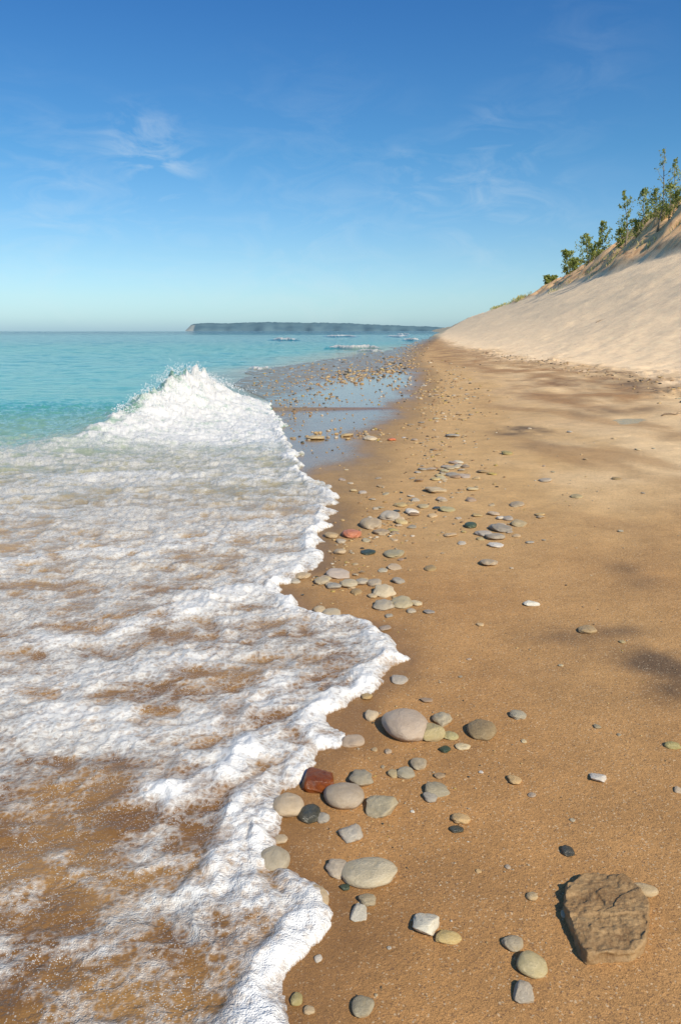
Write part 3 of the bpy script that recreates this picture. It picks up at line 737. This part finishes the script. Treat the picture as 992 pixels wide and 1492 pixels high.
T=[(968,207,98,34,9,True,False,"tall sparse young poplar on the bluff edge"),(986,226,97,30,9,True,False,"slender thin-leaved poplar beside a taller one"),(977,262,96,26,12,False,False,"leafy young poplar on the bluff"),
(990,278,94,26,12,False,False,"leafy young poplar on the bluff"),(957,272,102,22,12,False,False,"leafy young poplar on the bluff"),(938,272,107,20,12,False,False,"narrow upright poplar on the sandy bluff"),(917,273,112,24,13,False,False,"upright green poplar on the bluff"),
(966,298,100,26,9,False,True,"dense low green shrub on the bluff"),(905,330,118,20,12,False,True,"low green shrub on the bluff edge"),(930,318,108,22,9,False,True,"low green shrub on the bluff edge"),
(878,320,135,24,14,False,False,"bushy dark green tree at the bluff edge"),(860,338,142,36,15,False,True,"broad green shrub overhanging the sandy bluff"),(868,350,138,28,13,False,True,"broad green shrub overhanging the sandy bluff"),(832,362,160,28,16,False,True,"dense green shrub on the bluff slope"),
(840,376,156,20,13,False,True,"dense green shrub on the bluff slope"),(799,401,196,14,15,False,True,"small isolated green shrub at dune crest"),(808,401,192,12,12,False,True,"small isolated green shrub at dune crest")]
for i,t in enumerate(T): tree(t[0],t[1],t[2],t[3],t[4],t[5],t[6],seed=900+i,label=t[7],cat="shrub" if t[6] else "tree")
# grass
vs=[];fs=[]
r=random.Random(5)
TX=[];
for i in range(170):
    y=r.uniform(75,205); dd_=r.gauss(32.0,1.2) if r.random()<.65 else r.gauss(25.0,1.8)
    TX.append((xb(y)+dd_,y,r.uniform(.3,.7),12,.4))
for i in range(60):
    y=r.uniform(190,290); TX.append((xb(y)+r.gauss(23,.6),y,.8,10,.6))
BL=[]
for x,y,hh,n,s_ in TX:
    for i in range(n): BL.append((x+r.gauss(0,s_),y+r.gauss(0,s_),hh))
BL=np.array(BL); ZB=H(BL[:,0],BL[:,1])
for (X,Y,hh),Zb in zip(BL,ZB):
    Zb=Zb-.03
    a=r.uniform(0,6.28);w=.03;h=hh*r.uniform(.6,1.3);bx=math.cos(a)*h*.45;by=math.sin(a)*h*.45
    k=len(vs); vs.extend([(X-w*math.sin(a),Y+w*math.cos(a),Zb),(X+w*math.sin(a),Y-w*math.cos(a),Zb),(X+bx*.4,Y+by*.4,Zb+h*.7),(X+bx,Y+by,Zb+h)]); fs.append((k,k+1,k+2)); fs.append((k,k+2,k+3))
gm=poly_mesh("dune_grass",vs,fs,False); go=bpy.data.objects.new("dune_grass",gm); COL.objects.link(go)
mg,nt,b=new_mat("grass"); pos=nt.add('ShaderNodeNewGeometry').outputs['Position']; nn=nt.add('ShaderNodeTexNoise',inp={'Vector':pos,'Scale':.6,'Detail':4.0})
nt.l.new(nt.mix(nt.mr(nn.outputs[0],.35,.65),(.18,.22,.05),(.50,.42,.17)),b.inputs['Base Color']); b.inputs['Roughness'].default_value=.8
gm.materials.append(mg); go["kind"]="stuff"; go["label"]="tufts of green and straw dune grass on bluff"; go["category"]="grass"

# ================================================================= LIGHT
el=math.radians(40); az=math.radians(144)
sd_=Vector((math.sin(az)*math.cos(el),math.cos(az)*math.cos(el),math.sin(el)))
sl=bpy.data.lights.new("sun",'SUN'); sl.energy=4.9; sl.angle=math.radians(.5); sl.color=(1,.92,.77)
so=bpy.data.objects.new("sun",sl); COL.objects.link(so); so.rotation_euler=(-sd_).to_track_quat('-Z','Y').to_euler(); so.location=(10,-10,20)
w=bpy.data.worlds.new("World"); scene.world=w; w.use_nodes=True
nt=NT(w); bg=w.node_tree.nodes['Background']; bg.inputs[1].default_value=.11
sk=nt.add('ShaderNodeTexSky',sky_type='NISHITA'); sk.sun_disc=False; sk.sun_elevation=el; sk.sun_rotation=az; sk.air_density=1.0; sk.dust_density=.6; sk.ozone_density=2.0
G=nt.add('ShaderNodeTexCoord').outputs['Generated']
sx=nt.add('ShaderNodeSeparateXYZ',inp={0:G}); zz=sx.outputs[2]
rp=nt.add('ShaderNodeValToRGB',inp={0:nt.mr(zz,0,.5)}); cr=rp.color_ramp
cr.elements[0].color=(.46,.69,.98,1); cr.elements[1].color=(.28,.51,.71,1)
for p_,c_ in ((.03,(.50,.72,.94,1)),(.08,(.51,.70,.85,1)),(.18,(.45,.64,.76,1)),(.4,(.27,.55,.71,1)),(.75,(.175,.45,.71,1))):
    x_=cr.elements.new(p_); x_.color=c_
gain=nt.add('ShaderNodeVectorMath',operation='MULTIPLY',inp={0:rp.outputs[0],1:(1.45,1.45,1.5)})
sm=nt.add('ShaderNodeVectorMath',operation='MULTIPLY',inp={0:sk.outputs[0],1:gain.outputs[0]})
skc=sm.outputs[0]
def cdir(u,v):
    a,b_,c_=ray(u,v); q=Vector((a,b_,c_)).normalized(); return q
mp=nt.add('ShaderNodeMapping',inp={'Vector':G,'Scale':(5,5,13),'Rotation':(0,.35,0)})
cn=nt.add('ShaderNodeTexNoise',inp={'Vector':mp.outputs[0],'Scale':2.4,'Detail':9.0,'Roughness':.62,'Distortion':.9}).outputs[0]
tot=None
for u,v,rad,s in [(225,222,.065,.36),(238,250,.04,.26),(190,205,.05,.18),(235,290,.05,.20),(100,265,.08,.16),(600,265,.05,.28),(700,280,.09,.22),(715,180,.05,.12),(850,100,.10,.08),(440,370,.24,.18),(760,330,.14,.16),(60,350,.2,.16)]:
    q=cdir(u,v)
    dt=nt.add('ShaderNodeVectorMath',operation='DISTANCE',inp={0:G,1:tuple(q)})
    k=nt.mr(dt.outputs['Value'],rad,0,0,s)
    tot=k if tot is None else nt.math('ADD',tot,k)
cl=nt.math('MULTIPLY',tot,nt.mr(cn,.44,.72),True)
skc=nt.mix(cl,skc,(6.8,7.6,8.0))
nt.l.new(skc,bg.inputs[0])
